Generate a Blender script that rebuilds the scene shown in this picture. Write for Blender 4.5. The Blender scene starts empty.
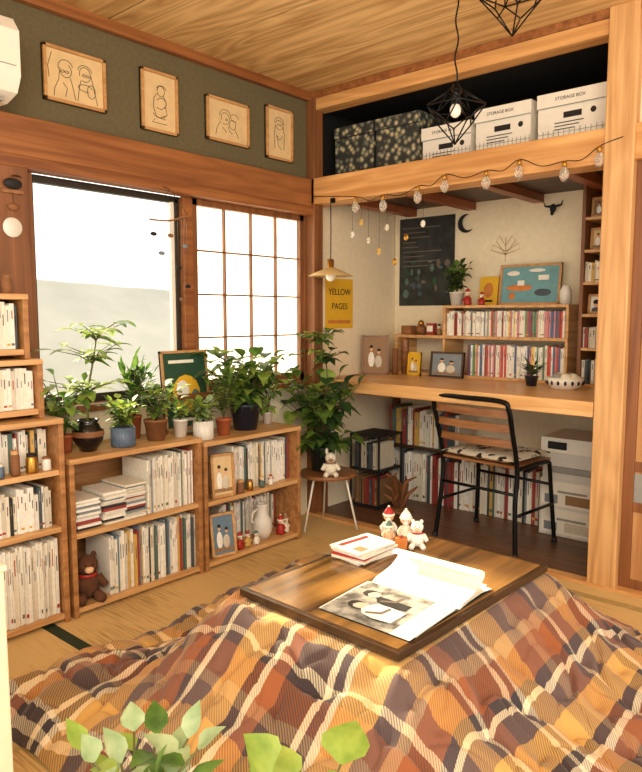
import bpy, bmesh, math, random
from mathutils import Vector, Matrix, noise
R=random.Random(7)
scene=bpy.context.scene
try:
    scene.view_settings.view_transform='Standard'
except Exception: pass
# ---------------------------------------------------------------- materials
def lin(c):
    o=[]
    for v in c:
        v=v/255.0
        o.append(v/12.92 if v<=.04045 else ((v+.055)/1.055)**2.4)
    return (o[0],o[1],o[2],1)
def newmat(name):
    m=bpy.data.materials.new(name); m.use_nodes=True
    nt=m.node_tree; b=nt.nodes['Principled BSDF']
    return m,nt,b
def M(name,c,rough=.6,metal=0,var=.12,scale=25,bump=0,trans=0,alpha=1):
    m,nt,b=newmat(name)
    b.inputs['Roughness'].default_value=rough; b.inputs['Metallic'].default_value=metal
    tc=nt.nodes.new('ShaderNodeTexCoord'); n=nt.nodes.new('ShaderNodeTexNoise'); n.inputs['Scale'].default_value=scale; n.inputs['Detail'].default_value=3
    nt.links.new(tc.outputs['Object'],n.inputs['Vector'])
    r=nt.nodes.new('ShaderNodeValToRGB'); L=lin(c)
    r.color_ramp.elements[0].position=.3; r.color_ramp.elements[1].position=.7
    r.color_ramp.elements[0].color=tuple(v*(1-var) for v in L[:3])+(1,)
    r.color_ramp.elements[1].color=tuple(min(1,v*(1+var)) for v in L[:3])+(1,)
    nt.links.new(n.outputs['Fac'],r.inputs['Fac']); nt.links.new(r.outputs['Color'],b.inputs['Base Color'])
    if bump:
        bp=nt.nodes.new('ShaderNodeBump'); bp.inputs['Strength'].default_value=bump; bp.inputs['Distance'].default_value=.01
        nt.links.new(n.outputs['Fac'],bp.inputs['Height']); nt.links.new(bp.outputs['Normal'],b.inputs['Normal'])
    if trans: b.inputs['Transmission Weight'].default_value=trans
    return m
def wood(name,c1,c2,axis=0,fine=22,along=1.6,rough=.45,wave=0,bump=.08,wc=.3,rings=8):
    m,nt,b=newmat(name); b.inputs['Roughness'].default_value=rough
    tc=nt.nodes.new('ShaderNodeTexCoord'); mp=nt.nodes.new('ShaderNodeMapping')
    s=[fine]*3; s[axis]=along; mp.inputs['Scale'].default_value=s
    nt.links.new(tc.outputs['Object'],mp.inputs['Vector'])
    n=nt.nodes.new('ShaderNodeTexNoise'); n.inputs['Scale'].default_value=1; n.inputs['Detail'].default_value=5; n.inputs['Distortion'].default_value=.6
    nt.links.new(mp.outputs['Vector'],n.inputs['Vector'])
    r=nt.nodes.new('ShaderNodeValToRGB')
    r.color_ramp.elements[0].position=.3; r.color_ramp.elements[1].position=.68
    r.color_ramp.elements[0].color=lin(c1); r.color_ramp.elements[1].color=lin(c2)
    src=n.outputs['Fac']
    if wave:
        mp2=nt.nodes.new('ShaderNodeMapping'); s2=[wave]*3; s2[axis]=wave*.14; mp2.inputs['Scale'].default_value=s2
        nt.links.new(tc.outputs['Object'],mp2.inputs['Vector'])
        w=nt.nodes.new('ShaderNodeTexNoise'); w.inputs['Scale'].default_value=1; w.inputs['Detail'].default_value=2; w.inputs['Distortion'].default_value=.2
        nt.links.new(mp2.outputs['Vector'],w.inputs['Vector'])
        ma=nt.nodes.new('ShaderNodeMath'); ma.operation='MULTIPLY'; ma.inputs[1].default_value=rings
        nt.links.new(w.outputs['Fac'],ma.inputs[0])
        pp=nt.nodes.new('ShaderNodeMath'); pp.operation='PINGPONG'; pp.inputs[1].default_value=.5
        nt.links.new(ma.outputs[0],pp.inputs[0])
        mx=nt.nodes.new('ShaderNodeMath'); mx.operation='MULTIPLY_ADD'; mx.inputs[1].default_value=wc
        nt.links.new(pp.outputs[0],mx.inputs[0])
        hf=nt.nodes.new('ShaderNodeMath'); hf.operation='MULTIPLY'; hf.inputs[1].default_value=1-wc*.5
        nt.links.new(n.outputs['Fac'],hf.inputs[0]); nt.links.new(hf.outputs[0],mx.inputs[2])
        src=mx.outputs[0]
    nt.links.new(src,r.inputs['Fac']); nt.links.new(r.outputs['Color'],b.inputs['Base Color'])
    if bump:
        bp=nt.nodes.new('ShaderNodeBump'); bp.inputs['Strength'].default_value=bump; bp.inputs['Distance'].default_value=.01
        nt.links.new(src,bp.inputs['Height']); nt.links.new(bp.outputs['Normal'],b.inputs['Normal'])
    return m
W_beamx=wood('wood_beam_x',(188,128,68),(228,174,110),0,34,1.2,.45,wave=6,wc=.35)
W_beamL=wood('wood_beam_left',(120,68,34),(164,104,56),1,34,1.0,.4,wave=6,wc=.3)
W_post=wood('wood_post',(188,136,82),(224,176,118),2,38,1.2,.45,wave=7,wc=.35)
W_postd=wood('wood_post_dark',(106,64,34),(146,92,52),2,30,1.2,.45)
W_ceil=wood('wood_ceiling',(184,140,82),(232,194,132),0,26,1.0,.6,wave=4,bump=0,wc=.55,rings=14)
W_shelf=wood('wood_shelf',(142,92,50),(188,134,80),1,34,2,.45,wave=7)
W_shelf2=wood('wood_shelf_light',(188,136,82),(224,178,120),1,34,2,.42,wave=7)
W_desk=wood('wood_desk',(206,148,86),(236,188,126),0,30,1.2,.35,wave=5)
W_floor=wood('wood_alcove_floor',(84,54,34),(122,82,52),0,20,1.2,.4)
W_dark=wood('wood_dark',(52,32,18),(84,54,30),0,25,1.5,.5)
W_frame=wood('wood_frame',(176,126,74),(206,158,102),1,40,4,.5)
W_top=wood('wood_kotatsu_top',(70,48,24),(158,116,62),1,16,1.2,.17,wave=4,bump=.02,wc=.4,rings=7)
W_edge=wood('wood_kotatsu_edge',(44,28,14),(78,52,28),1,18,1.2,.35)
W_slat=wood('wood_slat',(120,74,40),(160,108,64),0,40,4,.4)
OLIVE=M('olive_plaster',(100,90,62),.9,var=.1,scale=60,bump=.1)
CREAM=M('cream_plaster',(240,224,192),.9,var=.04,scale=30,bump=.05)
BLK=M('black_metal',(18,18,20),.35,.6,var=.05)
BLKP=M('black_matte',(22,20,20),.7,var=.1)
WHT=M('white_paint',(238,232,218),.5,var=.03)
PAPER=M('paper_white',(240,234,220),.7,var=.04)
CARD=M('paper_cream',(220,190,140),.8,var=.06)
GREY=M('grey_plastic',(150,148,142),.5,var=.05)
LGREY=M('light_grey_plastic',(214,210,202),.45,var=.04)
TERRA=M('terracotta',(176,92,50),.75,var=.15,bump=.05)
TERRAB=M('brown_clay',(130,84,48),.7,var=.2,bump=.1)
NAVY=M('navy_glaze',(34,38,52),.25,var=.15)
BLKG=M('black_glaze',(22,18,18),.15,var=.2)
BLUEG=M('bluegrey_ceramic',(92,108,128),.4,var=.2)
WPOT=M('white_ceramic',(228,222,210),.35,var=.04)
SOIL=M('soil',(50,36,26),.95,var=.3,bump=.3)
BRASS=M('brass',(190,140,60),.3,.9,var=.1)
RED=M('red_paint',(172,36,26),.5); SKIN=M('doll_skin',(226,180,140),.6); BROWN=M('brown_plush',(92,56,34),.95,var=.2,bump=.4)
YEL=M('yellow_print',(228,178,40),.7,var=.03); TEAL=M('teal_print',(110,158,164),.7,var=.1); DKGREEN=M('dark_green_print',(34,72,50),.6,var=.1); ORANGE=M('orange_print',(206,124,56),.6)
INK=M('ink',(40,32,26),.8); INK2=M('ink_soft',(110,98,86),.8); STRING=M('string',(60,48,34),.8)
BOOKC=[(236,230,214),(242,238,228),(230,220,198),(70,80,88),(150,60,50),(206,166,84),(84,108,98),(128,136,142),(240,234,222),(208,198,178),(44,42,44),(150,114,76),(226,220,206),(104,130,150)]
BM=[M('book_%d'%i,c,.6,var=.08,scale=60) for i,c in enumerate(BOOKC)]
WB=[BM[i] for i in (0,1,2,8,9,12,0,1,8,12,2,0,1,7,3,10,5,4,6,9)]
WW=[BM[i] for i in (0,1,2,8,9,12)]
MANGA=[M('manga_%d'%i,c,.55,var=.06,scale=60) for i,c in enumerate([(206,84,70),(240,236,226),(236,230,214),(110,150,116),(206,140,140),(226,196,110),(90,112,146),(240,238,232),(232,226,206),(150,80,76),(238,232,220),(240,236,226)])]
def leafmat(n,c1,c2):
    m=M(n,c1,.42,var=.3,scale=30); b=m.node_tree.nodes['Principled BSDF']
    r=[x for x in m.node_tree.nodes if x.type=='VALTORGB'][0]; r.color_ramp.elements[0].color=lin(c1); r.color_ramp.elements[1].color=lin(c2)
    nt=m.node_tree; tr=nt.nodes.new('ShaderNodeBsdfTranslucent'); nt.links.new(r.outputs['Color'],tr.inputs['Color'])
    mx=nt.nodes.new('ShaderNodeMixShader'); mx.inputs[0].default_value=.35
    out=[x for x in nt.nodes if x.type=='OUTPUT_MATERIAL'][0]
    nt.links.new(b.outputs[0],mx.inputs[1]); nt.links.new(tr.outputs[0],mx.inputs[2]); nt.links.new(mx.outputs[0],out.inputs['Surface'])
    return m
G1=leafmat('leaf_green',(62,96,38),(114,148,62)); G2=leafmat('leaf_bright',(118,150,56),(174,192,90)); G3=leafmat('leaf_dark',(38,66,34),(70,100,50)); G4=leafmat('leaf_pale',(134,162,112),(190,206,160)); STEM=M('stem',(96,92,50),.7)
# ---------------------------------------------------------------- mesh builder
class MB:
    def __init__(s): s.v=[];s.f=[];s.m=[];s.s=[];s.mats=[]
    def mi(s,mat):
        if mat not in s.mats: s.mats.append(mat)
        return s.mats.index(mat)
    def add(s,vs,fs,mat,smooth=False):
        o=len(s.v); s.v+= [tuple(v) for v in vs]; i=s.mi(mat)
        for f in fs: s.f.append([o+k for k in f]); s.m.append(i); s.s.append(smooth)
    def cbox(s,o,u,w,t,mat):
        o,u,w,t=map(Vector,(o,u,w,t))
        vs=[o,o+u,o+u+w,o+w,o+t,o+u+t,o+u+w+t,o+w+t]
        s.add(vs,[(0,3,2,1),(4,5,6,7),(0,1,5,4),(1,2,6,5),(2,3,7,6),(3,0,4,7)],mat)
    def box(s,a,b,mat): s.cbox(a,(b[0]-a[0],0,0),(0,b[1]-a[1],0),(0,0,b[2]-a[2]),mat)
    def rbox(s,c,size,rz,mat):
        cs,sn=math.cos(rz),math.sin(rz); u=Vector((cs,sn,0))*size[0]; w=Vector((-sn,cs,0))*size[1]; c=Vector(c)
        s.cbox(c-u/2-w/2,u,w,(0,0,size[2]),mat)
    def lathe(s,prof,c,mat,n=24,smooth=True):
        c=Vector(c); vs=[];fs=[]
        for r,z in prof:
            for k in range(n):
                a=2*math.pi*k/n; vs.append(c+Vector((r*math.cos(a),r*math.sin(a),z)))
        for i in range(len(prof)-1):
            for k in range(n):
                k2=(k+1)%n; fs.append((i*n+k,i*n+k2,(i+1)*n+k2,(i+1)*n+k))
        s.add(vs,fs,mat,smooth)
    def tube(s,pts,r,mat,n=6,smooth=True):
        pts=[Vector(p) for p in pts]; vs=[];fs=[]; N=len(pts)
        pu=None
        for i,p in enumerate(pts):
            d=(pts[min(i+1,N-1)]-pts[max(i-1,0)])
            if d.length<1e-9: d=Vector((0,0,1))
            d.normalize()
            if pu is None:
                pu=d.orthogonal().normalized()
            else:
                pu=(pu-d*pu.dot(d)); pu=pu.normalized() if pu.length>1e-6 else d.orthogonal().normalized()
            w=d.cross(pu); rr=r[i] if isinstance(r,(list,tuple)) else r
            for k in range(n):
                a=2*math.pi*k/n; vs.append(p+pu*rr*math.cos(a)+w*rr*math.sin(a))
        for i in range(N-1):
            for k in range(n):
                k2=(k+1)%n; fs.append((i*n+k,i*n+k2,(i+1)*n+k2,(i+1)*n+k))
        fs.append(tuple(range(n))); fs.append(tuple((N-1)*n+k for k in range(n)))
        s.add(vs,fs,mat,smooth)
    def ball(s,c,r,mat,n=12):
        if not isinstance(r,(tuple,list)): r=(r,r,r)
        m=n//2+2; vs=[];fs=[]
        for i in range(m):
            th=math.pi*(i+.001)/(m-1+.002)
            for k in range(n):
                a=2*math.pi*k/n; vs.append((c[0]+r[0]*math.sin(th)*math.cos(a),c[1]+r[1]*math.sin(th)*math.sin(a),c[2]+r[2]*math.cos(th)))
        for i in range(m-1):
            for k in range(n):
                k2=(k+1)%n; fs.append((i*n+k,i*n+k2,(i+1)*n+k2,(i+1)*n+k))
        s.add(vs,fs,mat,True)
    def leaf(s,p,d,L,W,mat,droop=.3,shape=0):
        p=Vector(p); d=Vector(d).normalized(); side=d.cross(Vector((0,0,1)))
        if side.length<.05: side=Vector((1,0,0))
        side.normalize(); nrm=side.cross(d)
        prof=[.05,.62,1,.9,.6,.04] if shape==0 else [.1,1,1.1,.8,.4,.03]
        n=len(prof); vs=[];fs=[]
        for i,w in enumerate(prof):
            t=i/(n-1); c=p+d*L*t-Vector((0,0,1))*droop*L*t*t
            vs+= [c+side*W*.5*w+nrm*W*.14*w, c, c-side*W*.5*w+nrm*W*.14*w]
        for i in range(n-1):
            a=i*3; fs+=[(a,a+1,a+4,a+3),(a+1,a+2,a+5,a+4)]
        s.add(vs,fs,mat,True)
    def done(s,name,bevel=0,parent=None,recalc=True):
        me=bpy.data.meshes.new(name); me.from_pydata(s.v,[],s.f)
        for m in s.mats: me.materials.append(m)
        me.polygons.foreach_set('material_index',s.m); me.polygons.foreach_set('use_smooth',s.s)
        if recalc:
            bm=bmesh.new(); bm.from_mesh(me); bmesh.ops.recalc_face_normals(bm,faces=bm.faces); bm.to_mesh(me); bm.free()
        me.update()
        o=bpy.data.objects.new(name,me); scene.collection.objects.link(o)
        if bevel:
            b=o.modifiers.new('bevel','BEVEL'); b.width=bevel; b.segments=2; b.limit_method='ANGLE'; b.angle_limit=math.radians(50)
        if parent: o.parent=parent
        return o
def text(body,size,loc,rot,mat,parent,name='lettering',sx=1):
    cu=bpy.data.curves.new(name,'FONT'); cu.body=body; cu.size=size; cu.align_x='CENTER'; cu.align_y='CENTER'; cu.extrude=.0005; cu.materials.append(mat)
    o=bpy.data.objects.new(name,cu); scene.collection.objects.link(o); o.location=loc; o.rotation_euler=rot; o.scale=(sx,1,1); o.parent=parent
    return o
def books(mb,o,u,w,length,h,depth,mats,th=(.008,.026),hv=.15,label=True):
    o=Vector(o);u=Vector(u);w=Vector(w);pos=0
    while pos<length-th[0]:
        t=min(R.uniform(*th),length-pos); hh=h*(1-R.random()*hv); d=depth*R.uniform(.88,1); m=R.choice(mats); rec=R.random()*.012
        p=o+u*pos+w*rec
        mb.cbox(p,u*(t-.0008),w*d,(0,0,hh),m)
        if label:
            m2=R.choice([INK,INK2,INK2,INK2,RED,BM[3],BM[7]]); a=R.uniform(.5,.7); b=R.uniform(.12,.28)
            mb.cbox(p-w*.0005+u*t*.35+Vector((0,0,hh*a)),u*t*.25,w*.002,(0,0,hh*b),m2)
            if R.random()<.35: mb.cbox(p-w*.0005+u*t*.1+Vector((0,0,hh*.08)),u*t*.75,w*.002,(0,0,hh*.05),R.choice([RED,BM[6],INK2,BM[5]]))
        pos+=t
# ---------------------------------------------------------------- ROOM
H=2.36
b=MB(); b.box((0,-3.9,-.06),(3.6,-.03,0),BLKP); fl=b.done('floor')
m,nt,bs=newmat('tatami'); bs.inputs['Roughness'].default_value=.75
tc=nt.nodes.new('ShaderNodeTexCoord'); mp=nt.nodes.new('ShaderNodeMapping'); mp.inputs['Scale'].default_value=(7,130,1)
nt.links.new(tc.outputs['Object'],mp.inputs['Vector']); n1=nt.nodes.new('ShaderNodeTexNoise'); n1.inputs['Scale'].default_value=1; n1.inputs['Detail'].default_value=2; nt.links.new(mp.outputs[0],n1.inputs['Vector'])
n2=nt.nodes.new('ShaderNodeTexNoise'); n2.inputs['Scale'].default_value=2.2; nt.links.new(tc.outputs['Object'],n2.inputs['Vector'])
ad=nt.nodes.new('ShaderNodeMath'); ad.operation='ADD'; nt.links.new(n1.outputs['Fac'],ad.inputs[0]); nt.links.new(n2.outputs['Fac'],ad.inputs[1])
r=nt.nodes.new('ShaderNodeValToRGB'); r.color_ramp.elements[0].position=.68; r.color_ramp.elements[1].position=1.0
r.color_ramp.elements[0].color=lin((168,132,78)); r.color_ramp.elements[1].color=lin((216,180,118)); nt.links.new(ad.outputs[0],r.inputs['Fac']); nt.links.new(r.outputs['Color'],bs.inputs['Base Color'])
bp=nt.nodes.new('ShaderNodeBump'); bp.inputs['Strength'].default_value=.35; bp.inputs['Distance'].default_value=.003; nt.links.new(n1.outputs['Fac'],bp.inputs['Height']); nt.links.new(bp.outputs[0],bs.inputs['Normal'])
fl.data.materials.clear(); fl.data.materials.append(m)
HERI=M('tatami_border_green',(34,48,28),.8); HERI2=M('tatami_border_tan',(176,148,92),.8)
b=MB(); b.box((0,-1.79,0),(.88,-1.745,.002),HERI); b.box((.88,-3.8,0),(.905,-.12,.0015),HERI2); b.box((.9,-.2,0),(3.5,-.155,.0015),HERI2); b.done('tatami_border')
b=MB()
for i in range(6): b.box((-.02,-.03+i*.145,-.06),(3.0,-.03+i*.145+.142,-.002),W_floor)
b.box((0,-.06,-.03),(3.6,.0,.012),W_beamx); b.done('floor_alcove',.001)
b=MB(); b.box((-.1,-3.9,1.72),(0,0,2.42),OLIVE); b.box((-.1,-3.9,-.06),(0,0,.75),CREAM); b.box((-.1,-3.9,.75),(0,-1.66,1.72),CREAM); b.box((-.1,-.03,.75),(0,0,1.72),CREAM); b.done('wall_left')
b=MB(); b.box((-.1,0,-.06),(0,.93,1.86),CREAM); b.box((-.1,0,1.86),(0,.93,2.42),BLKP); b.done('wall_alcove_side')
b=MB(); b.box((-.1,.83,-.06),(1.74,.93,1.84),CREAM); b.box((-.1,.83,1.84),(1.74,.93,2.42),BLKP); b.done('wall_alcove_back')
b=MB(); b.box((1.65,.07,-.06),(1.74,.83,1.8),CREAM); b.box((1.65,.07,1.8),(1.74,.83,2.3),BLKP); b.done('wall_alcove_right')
b=MB(); y=-.0
for i in range(9):
    b.box((-.02,y-.42,H),(3.6,y,H+.02),W_ceil); y-=.43
b.box((-.02,-3.9,H+.008),(3.6,.0,H+.04),W_dark); b.done('ceiling',.002)
b=MB(); b.box((0,0,2.3),(1.7,.83,2.33),BLKP); b.done('ceiling_alcove')
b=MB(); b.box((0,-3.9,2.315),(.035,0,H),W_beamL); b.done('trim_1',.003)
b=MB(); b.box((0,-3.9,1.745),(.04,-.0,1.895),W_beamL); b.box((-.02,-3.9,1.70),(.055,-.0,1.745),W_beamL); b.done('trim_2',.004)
b=MB(); b.box((0,-.03,2.265),(3.6,.06,2.33),W_beamx); b.box((0,-.045,2.325),(3.6,.0,H),W_beamL); b.done('trim_3',.003)
b=MB(); b.box((0,-.045,1.76),(1.625,.09,1.9),W_beamx); b.box((1.74,-.045,1.76),(3.6,.09,1.9),W_beamx); b.done('beam_crossbar',.005)
b=MB(); b.box((1.625,-.055,0),(1.742,.07,2.36),W_post); b.done('pillar_right',.005)
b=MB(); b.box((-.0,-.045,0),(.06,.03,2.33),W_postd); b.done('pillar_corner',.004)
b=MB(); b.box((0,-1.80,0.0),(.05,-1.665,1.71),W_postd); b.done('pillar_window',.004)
b=MB(); b.box((0,.05,1.82),(1.65,.83,1.88),W_dark)
RAF=wood('rafter',(120,60,30),(160,90,50),1)
for k in range(4): b.box((.1+.42*k,.09,1.775),(.16+.42*k,.83,1.82),RAF)
b.done('shelf_overhead',.002)
b=MB(); b.box((1.742,.0,1.9),(3.6,.03,2.265),CREAM); b.done('wall_back_upper')
DOORT=wood('door_tan',(170,116,68),(204,152,98),2,30,1.5,.5)
b=MB(); b.box((1.742,-.01,.01),(1.785,.03,1.76),W_postd); b.box((1.785,.0,.01),(2.6,.02,1.76),DOORT)
for z in (.0,.33,.5,1.05,1.72): b.box((1.785,-.01,z+.01),(2.6,.03,z+.05),W_postd)
b.box((1.785,-.004,.36),(2.6,.0,.5),GREY); b.box((2.6,-.01,.01),(2.64,.03,1.76),W_postd); b.box((2.64,.0,0),(3.6,.02,1.76),DOORT); b.done('door_1',.002)
# ---------------------------------------------------------------- WINDOW
FR=M('aluminium_frame',(60,54,46),.4,.5)
b=MB()
y0,y1,z0,z1=-1.655,-.04,.75,1.70
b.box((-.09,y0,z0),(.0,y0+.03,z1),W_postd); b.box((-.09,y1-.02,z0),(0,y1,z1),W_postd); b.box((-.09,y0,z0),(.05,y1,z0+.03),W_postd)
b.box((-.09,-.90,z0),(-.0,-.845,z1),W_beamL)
for (ya,yb) in ((-1.625,-.90),):
    b.box((-.06,ya,z0+.03),(-.03,ya+.018,z1),FR); b.box((-.06,yb-.025,z0+.03),(-.03,yb,z1),FR); b.box((-.06,ya,z0+.03),(-.03,yb,z0+.065),FR); b.box((-.06,ya,z1-.03),(-.03,yb,z1),FR)
b.box((-.05,-.95,z0+.03),(-.03,-.93,z1),WHT)
b.done('window_1',.002)
m,nt,bs=newmat('shoji_paper'); out=[x for x in nt.nodes if x.type=='OUTPUT_MATERIAL'][0]
tr=nt.nodes.new('ShaderNodeBsdfTranslucent'); tr.inputs[0].default_value=(.92,.93,.93,1)
df=nt.nodes.new('ShaderNodeBsdfDiffuse'); df.inputs[0].default_value=lin((246,240,226)); mx=nt.nodes.new('ShaderNodeMixShader'); mx.inputs[0].default_value=.35
nt.links.new(tr.outputs[0],mx.inputs[1]); nt.links.new(df.outputs[0],mx.inputs[2]); nt.links.new(mx.outputs[0],out.inputs['Surface'])
b=MB(); ya,yb,za,zb=-.845,-.06,.78,1.70
b.box((-.034,ya,za),(-.032,yb,zb),m)
b.box((-.035,ya,za),(-.005,ya+.03,zb),W_postd); b.box((-.035,yb-.03,za),(-.005,yb,zb),W_postd); b.box((-.035,ya,zb-.03),(-.005,yb,zb),W_postd); b.box((-.035,ya,za),(-.005,yb,za+.05),W_postd)
for k in range(1,4):
    yy=ya+.03+(yb-ya-.06)*k/4; b.box((-.031,yy-.004,za),(-.012,yy+.004,zb),W_postd)
for k in range(1,4):
    zz=za+.05+(zb-za-.08)*k/4; b.box((-.031,ya,zz-.004),(-.014,yb,zz+.004),W_postd)
b.done('shoji_screen')
b=MB(); RF=M('outside_roof',(172,170,158),.95,var=.10,scale=1.6)
nx,ny=44,60; vs=[];fs=[]
for i in range(nx+1):
    for j in range(ny+1):
        t=i/nx; yy=-2.5+9*j/ny; vs.append((-3.2-2.6*t,yy,.15+1.5*t-.04*(yy)+.02*noise.noise(Vector((t*6,yy*2.2,0)))+.012*((i+0)%2)))
for i in range(nx):
    for j in range(ny):
        a=i*(ny+1)+j; fs.append((a,a+1,a+ny+2,a+ny+1))
b.add(vs,fs,RF,True); b.box((-5.8,-2.5,-2),(-3.3,6.5,-.2),RF); b.done('neighbour_roof',recalc=False)
# ---------------------------------------------------------------- PICTURES
def sketch(kind,cy,cz,s):
    def arc(oy,oz,ry,rz,a0,a1,n=14): return [(cy+s*(oy+ry*math.cos(math.radians(a0+(a1-a0)*k/n))),cz+s*(oz+rz*math.sin(math.radians(a0+(a1-a0)*k/n)))) for k in range(n+1)]
    def pl(*p): return [(cy+s*a,cz+s*c) for a,c in p]
    if kind==0:
        return [arc(-.45,.25,.28,.3,-200,60),arc(-.45,.35,.36,.36,20,200),arc(-.4,.2,.1,.05,0,360),arc(-.6,.2,.08,.05,0,360),pl((-.75,.2),(-.8,-.2),(-1,-.6),(-1.05,-.95)),pl((-.25,-.02),(-.15,-.3),(.0,-.95)),arc(.5,.3,.28,.32,-120,200),arc(.5,.45,.34,.25,0,180),arc(.45,.25,.08,.05,0,360),arc(.65,.25,.08,.05,0,360),pl((.8,.3),(.9,-.1),(1.1,-.95)),pl((.3,.02),(.2,-.3),(.1,-.95)),arc(.5,-.3,.35,.15,0,300),pl((-.6,-.3),(-.4,-.5),(-.5,-.9)),arc(.8,-.4,.2,.3,0,360),pl((-1.1,.9),(-1.3,.3),(-1.25,-.2))]
    if kind==1:
        return [arc(.1,.6,.24,.28,-150,190),arc(.15,.7,.3,.2,0,180),pl((-.1,.5),(-.35,.2),(-.4,-.3),(-.2,-.8),(.4,-.85)),pl((.25,.4),(.45,.1),(.4,-.2),(.1,-.35),(-.2,-.3)),arc(.15,.0,.3,.25,-60,160),pl((.4,-.2),(.5,-.6),(.1,-.75)),arc(0,-.6,.4,.2,180,360),pl((-.3,-.9),(-.5,-1.1),(.5,-1.1))]
    if kind==2:
        return [arc(-.2,.15,.3,.32,-120,200),arc(-.2,.3,.4,.34,10,190),arc(.35,-.1,.24,.26,0,360),pl((-.55,-.05),(-.8,-.4),(-.9,-.8)),pl((.5,-.3),(.7,-.6),(.8,-.8)),pl((0,-.2),(.1,-.5),(.35,-.6)),pl((-.4,-.35),(-.1,-.6)),arc(-.1,.1,.07,.05,0,360),arc(.5,.3,.3,.2,0,300)]
    return [arc(0,.5,.3,.25,-180,170),arc(0,.6,.36,.3,-10,190),pl((-.3,.45),(-.4,-.1),(-.35,-.8)),pl((.3,.45),(.4,0),(.35,-.8)),arc(0,.1,.25,.4,200,340),pl((-.15,-.1),(-.1,-.6),(.15,-.8)),arc(-.08,.5,.05,.04,0,360),arc(.1,.5,.05,.04,0,360)]
for k,(ya,yb,za,zb) in enumerate([(-1.57,-1.30,1.985,2.195),(-1.126,-.932,1.96,2.22),(-.763,-.49,1.985,2.19),(-.367,-.17,1.965,2.23)]):
    b=MB(); t=.012
    b.box((.0,ya,za),(.012,yb,zb),CARD)
    b.box((0,ya,za),(.022,ya+t,zb),W_frame); b.box((0,yb-t,za),(.022,yb,zb),W_frame); b.box((0,ya,za),(.022,yb,za+t),W_frame); b.box((0,ya,zb-t),(.022,yb,zb),W_frame)
    s=min(yb-ya,zb-za)*.42
    for L in sketch(k,(ya+yb)/2,(za+zb)/2,s*(1.0 if k!=3 else 1.15)): b.tube([(.0125,p[0],p[1]) for p in L],.0016,INK,4)
    b.done('framed_line_drawing',.001)
# ---------------------------------------------------------------- AIR CONDITIONER
b=MB(); pr=[(.0,1.905),(.12,1.9),(.2,1.92),(.23,1.97),(.23,2.12),(.19,2.17),(.0,2.18)]
vs=[(x,-2.55,z) for x,z in pr]+[(x,-1.765,z) for x,z in pr]; n=len(pr)
b.add(vs,[(i,(i+1)%n,n+(i+1)%n,n+i) for i in range(n)]+[tuple(range(n)),tuple(range(n,2*n))],WHT)
b.box((.05,-2.5,1.895),(.17,-1.8,1.905),GREY); b.box((.229,-2.5,2.0),(.2315,-1.78,2.004),GREY); b.box((.229,-1.9,1.98),(.2315,-1.85,1.99),GREY); b.done('air_conditioner',.008)
b=MB(); b.lathe([(0,0),(.034,.002),(.038,.004),(.034,.008),(0,.009)],(0,0,0),WPOT)
ob=b.done('wall_disc_ornament'); ob.rotation_euler=(0,math.radians(90),0); ob.location=(.05,-1.735,1.475)
b=MB(); b.box((.05,-1.77,1.6),(.06,-1.69,1.612),W_slat); b.ball((.06,-1.73,1.635),(.012,.036,.02),BLKP); b.tube([(.056,-1.73,1.6),(.056,-1.73,1.56)],.001,STRING); b.ball((.058,-1.73,1.55),(.008,.022,.014),TERRAB); b.leaf((.058,-1.74,1.66),(0,1,.3),.05,.02,BLKP,.3); b.done('bird_ornament')
# ---------------------------------------------------------------- SHELF UNITS
def unit(name,y0,y1,z1,mids,mat,x1=.287,z0=0,th=.02,x0=.012):
    b=MB()
    b.box((x0,y0,z0),(x1,y0+th,z1-th),mat); b.box((x0,y1-th,z0),(x1,y1,z1-th),mat)
    b.box((x0,y0,z1-th),(x1+.004,y1,z1),W_shelf2); b.box((x0,y0+th,z0+.015),(x1-.004,y1-th,z0+.015+th),W_shelf2); b.box((x0,y0+th,z0),(x0+.006,y1-th,z1-th),mat)
    for z in mids: b.box((x0,y0+th,z-th/2),(x1-.004,y1-th,z+th/2),W_shelf2)
    return b.done(name,.002)
unit('bookshelf',-2.32,-1.69,.775,[.36,.575],W_shelf)
unit('bookshelf',-1.673,-1.048,.615,[.315],W_shelf)
unit('bookshelf',-1.035,-.408,.59,[.305],W_shelf)
unit('storage_crate',-2.30,-1.735,.992,[],W_shelf,x1=.24,z0=.776)
unit('storage_crate',-2.30,-1.77,1.225,[],W_shelf,x1=.22,z0=.993)
U=(0,1,0);Wd=(-1,0,0)
b=MB(); books(b,(.27,-2.29,.036),U,Wd,.575,.29,.22,WW,(.006,.016),.05); books(b,(.26,-2.29,.371),U,Wd,.56,.17,.15,WB,(.008,.016),.25); books(b,(.22,-2.29,.586),U,Wd,.575,.155,.15,WB,(.008,.02),.2)
b.done('row_of_books')
b=MB(); books(b,(.22,-2.27,.812),U,Wd,.51,.15,.15,WW,(.01,.016),.1); books(b,(.205,-2.27,1.029),U,Wd,.475,.17,.15,WB,(.01,.016),.1); b.done('row_of_books')
b=MB()
for (yy,n) in ((-1.585,11),(-1.47,13),(-1.375,16)):
    z=.326
    for k in range(n):
        t=R.uniform(.007,.013); b.rbox((.175+R.uniform(-.01,.01),yy,z),(.17,.1,t-.0006),R.uniform(-.05,.05),R.choice(WW+[BM[10],BM[7],BM[4]])); z+=t
books(b,(.265,-1.315,.326),U,Wd,.24,.245,.2,WB,(.005,.016),.12)
books(b,(.265,-1.50,.036),U,Wd,.43,.25,.2,WB+[BM[13],BM[6]],(.005,.014),.15); b.done('row_of_books')
b=MB(); books(b,(.235,-.82,.316),U,Wd,.385,.22,.2,WB,(.006,.015),.15); b.done('row_of_books')
b=MB(); books(b,(.13,-.82,.036),U,Wd,.385,.2,.1,WB,(.006,.015),.15); b.done('row_of_books')
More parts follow.
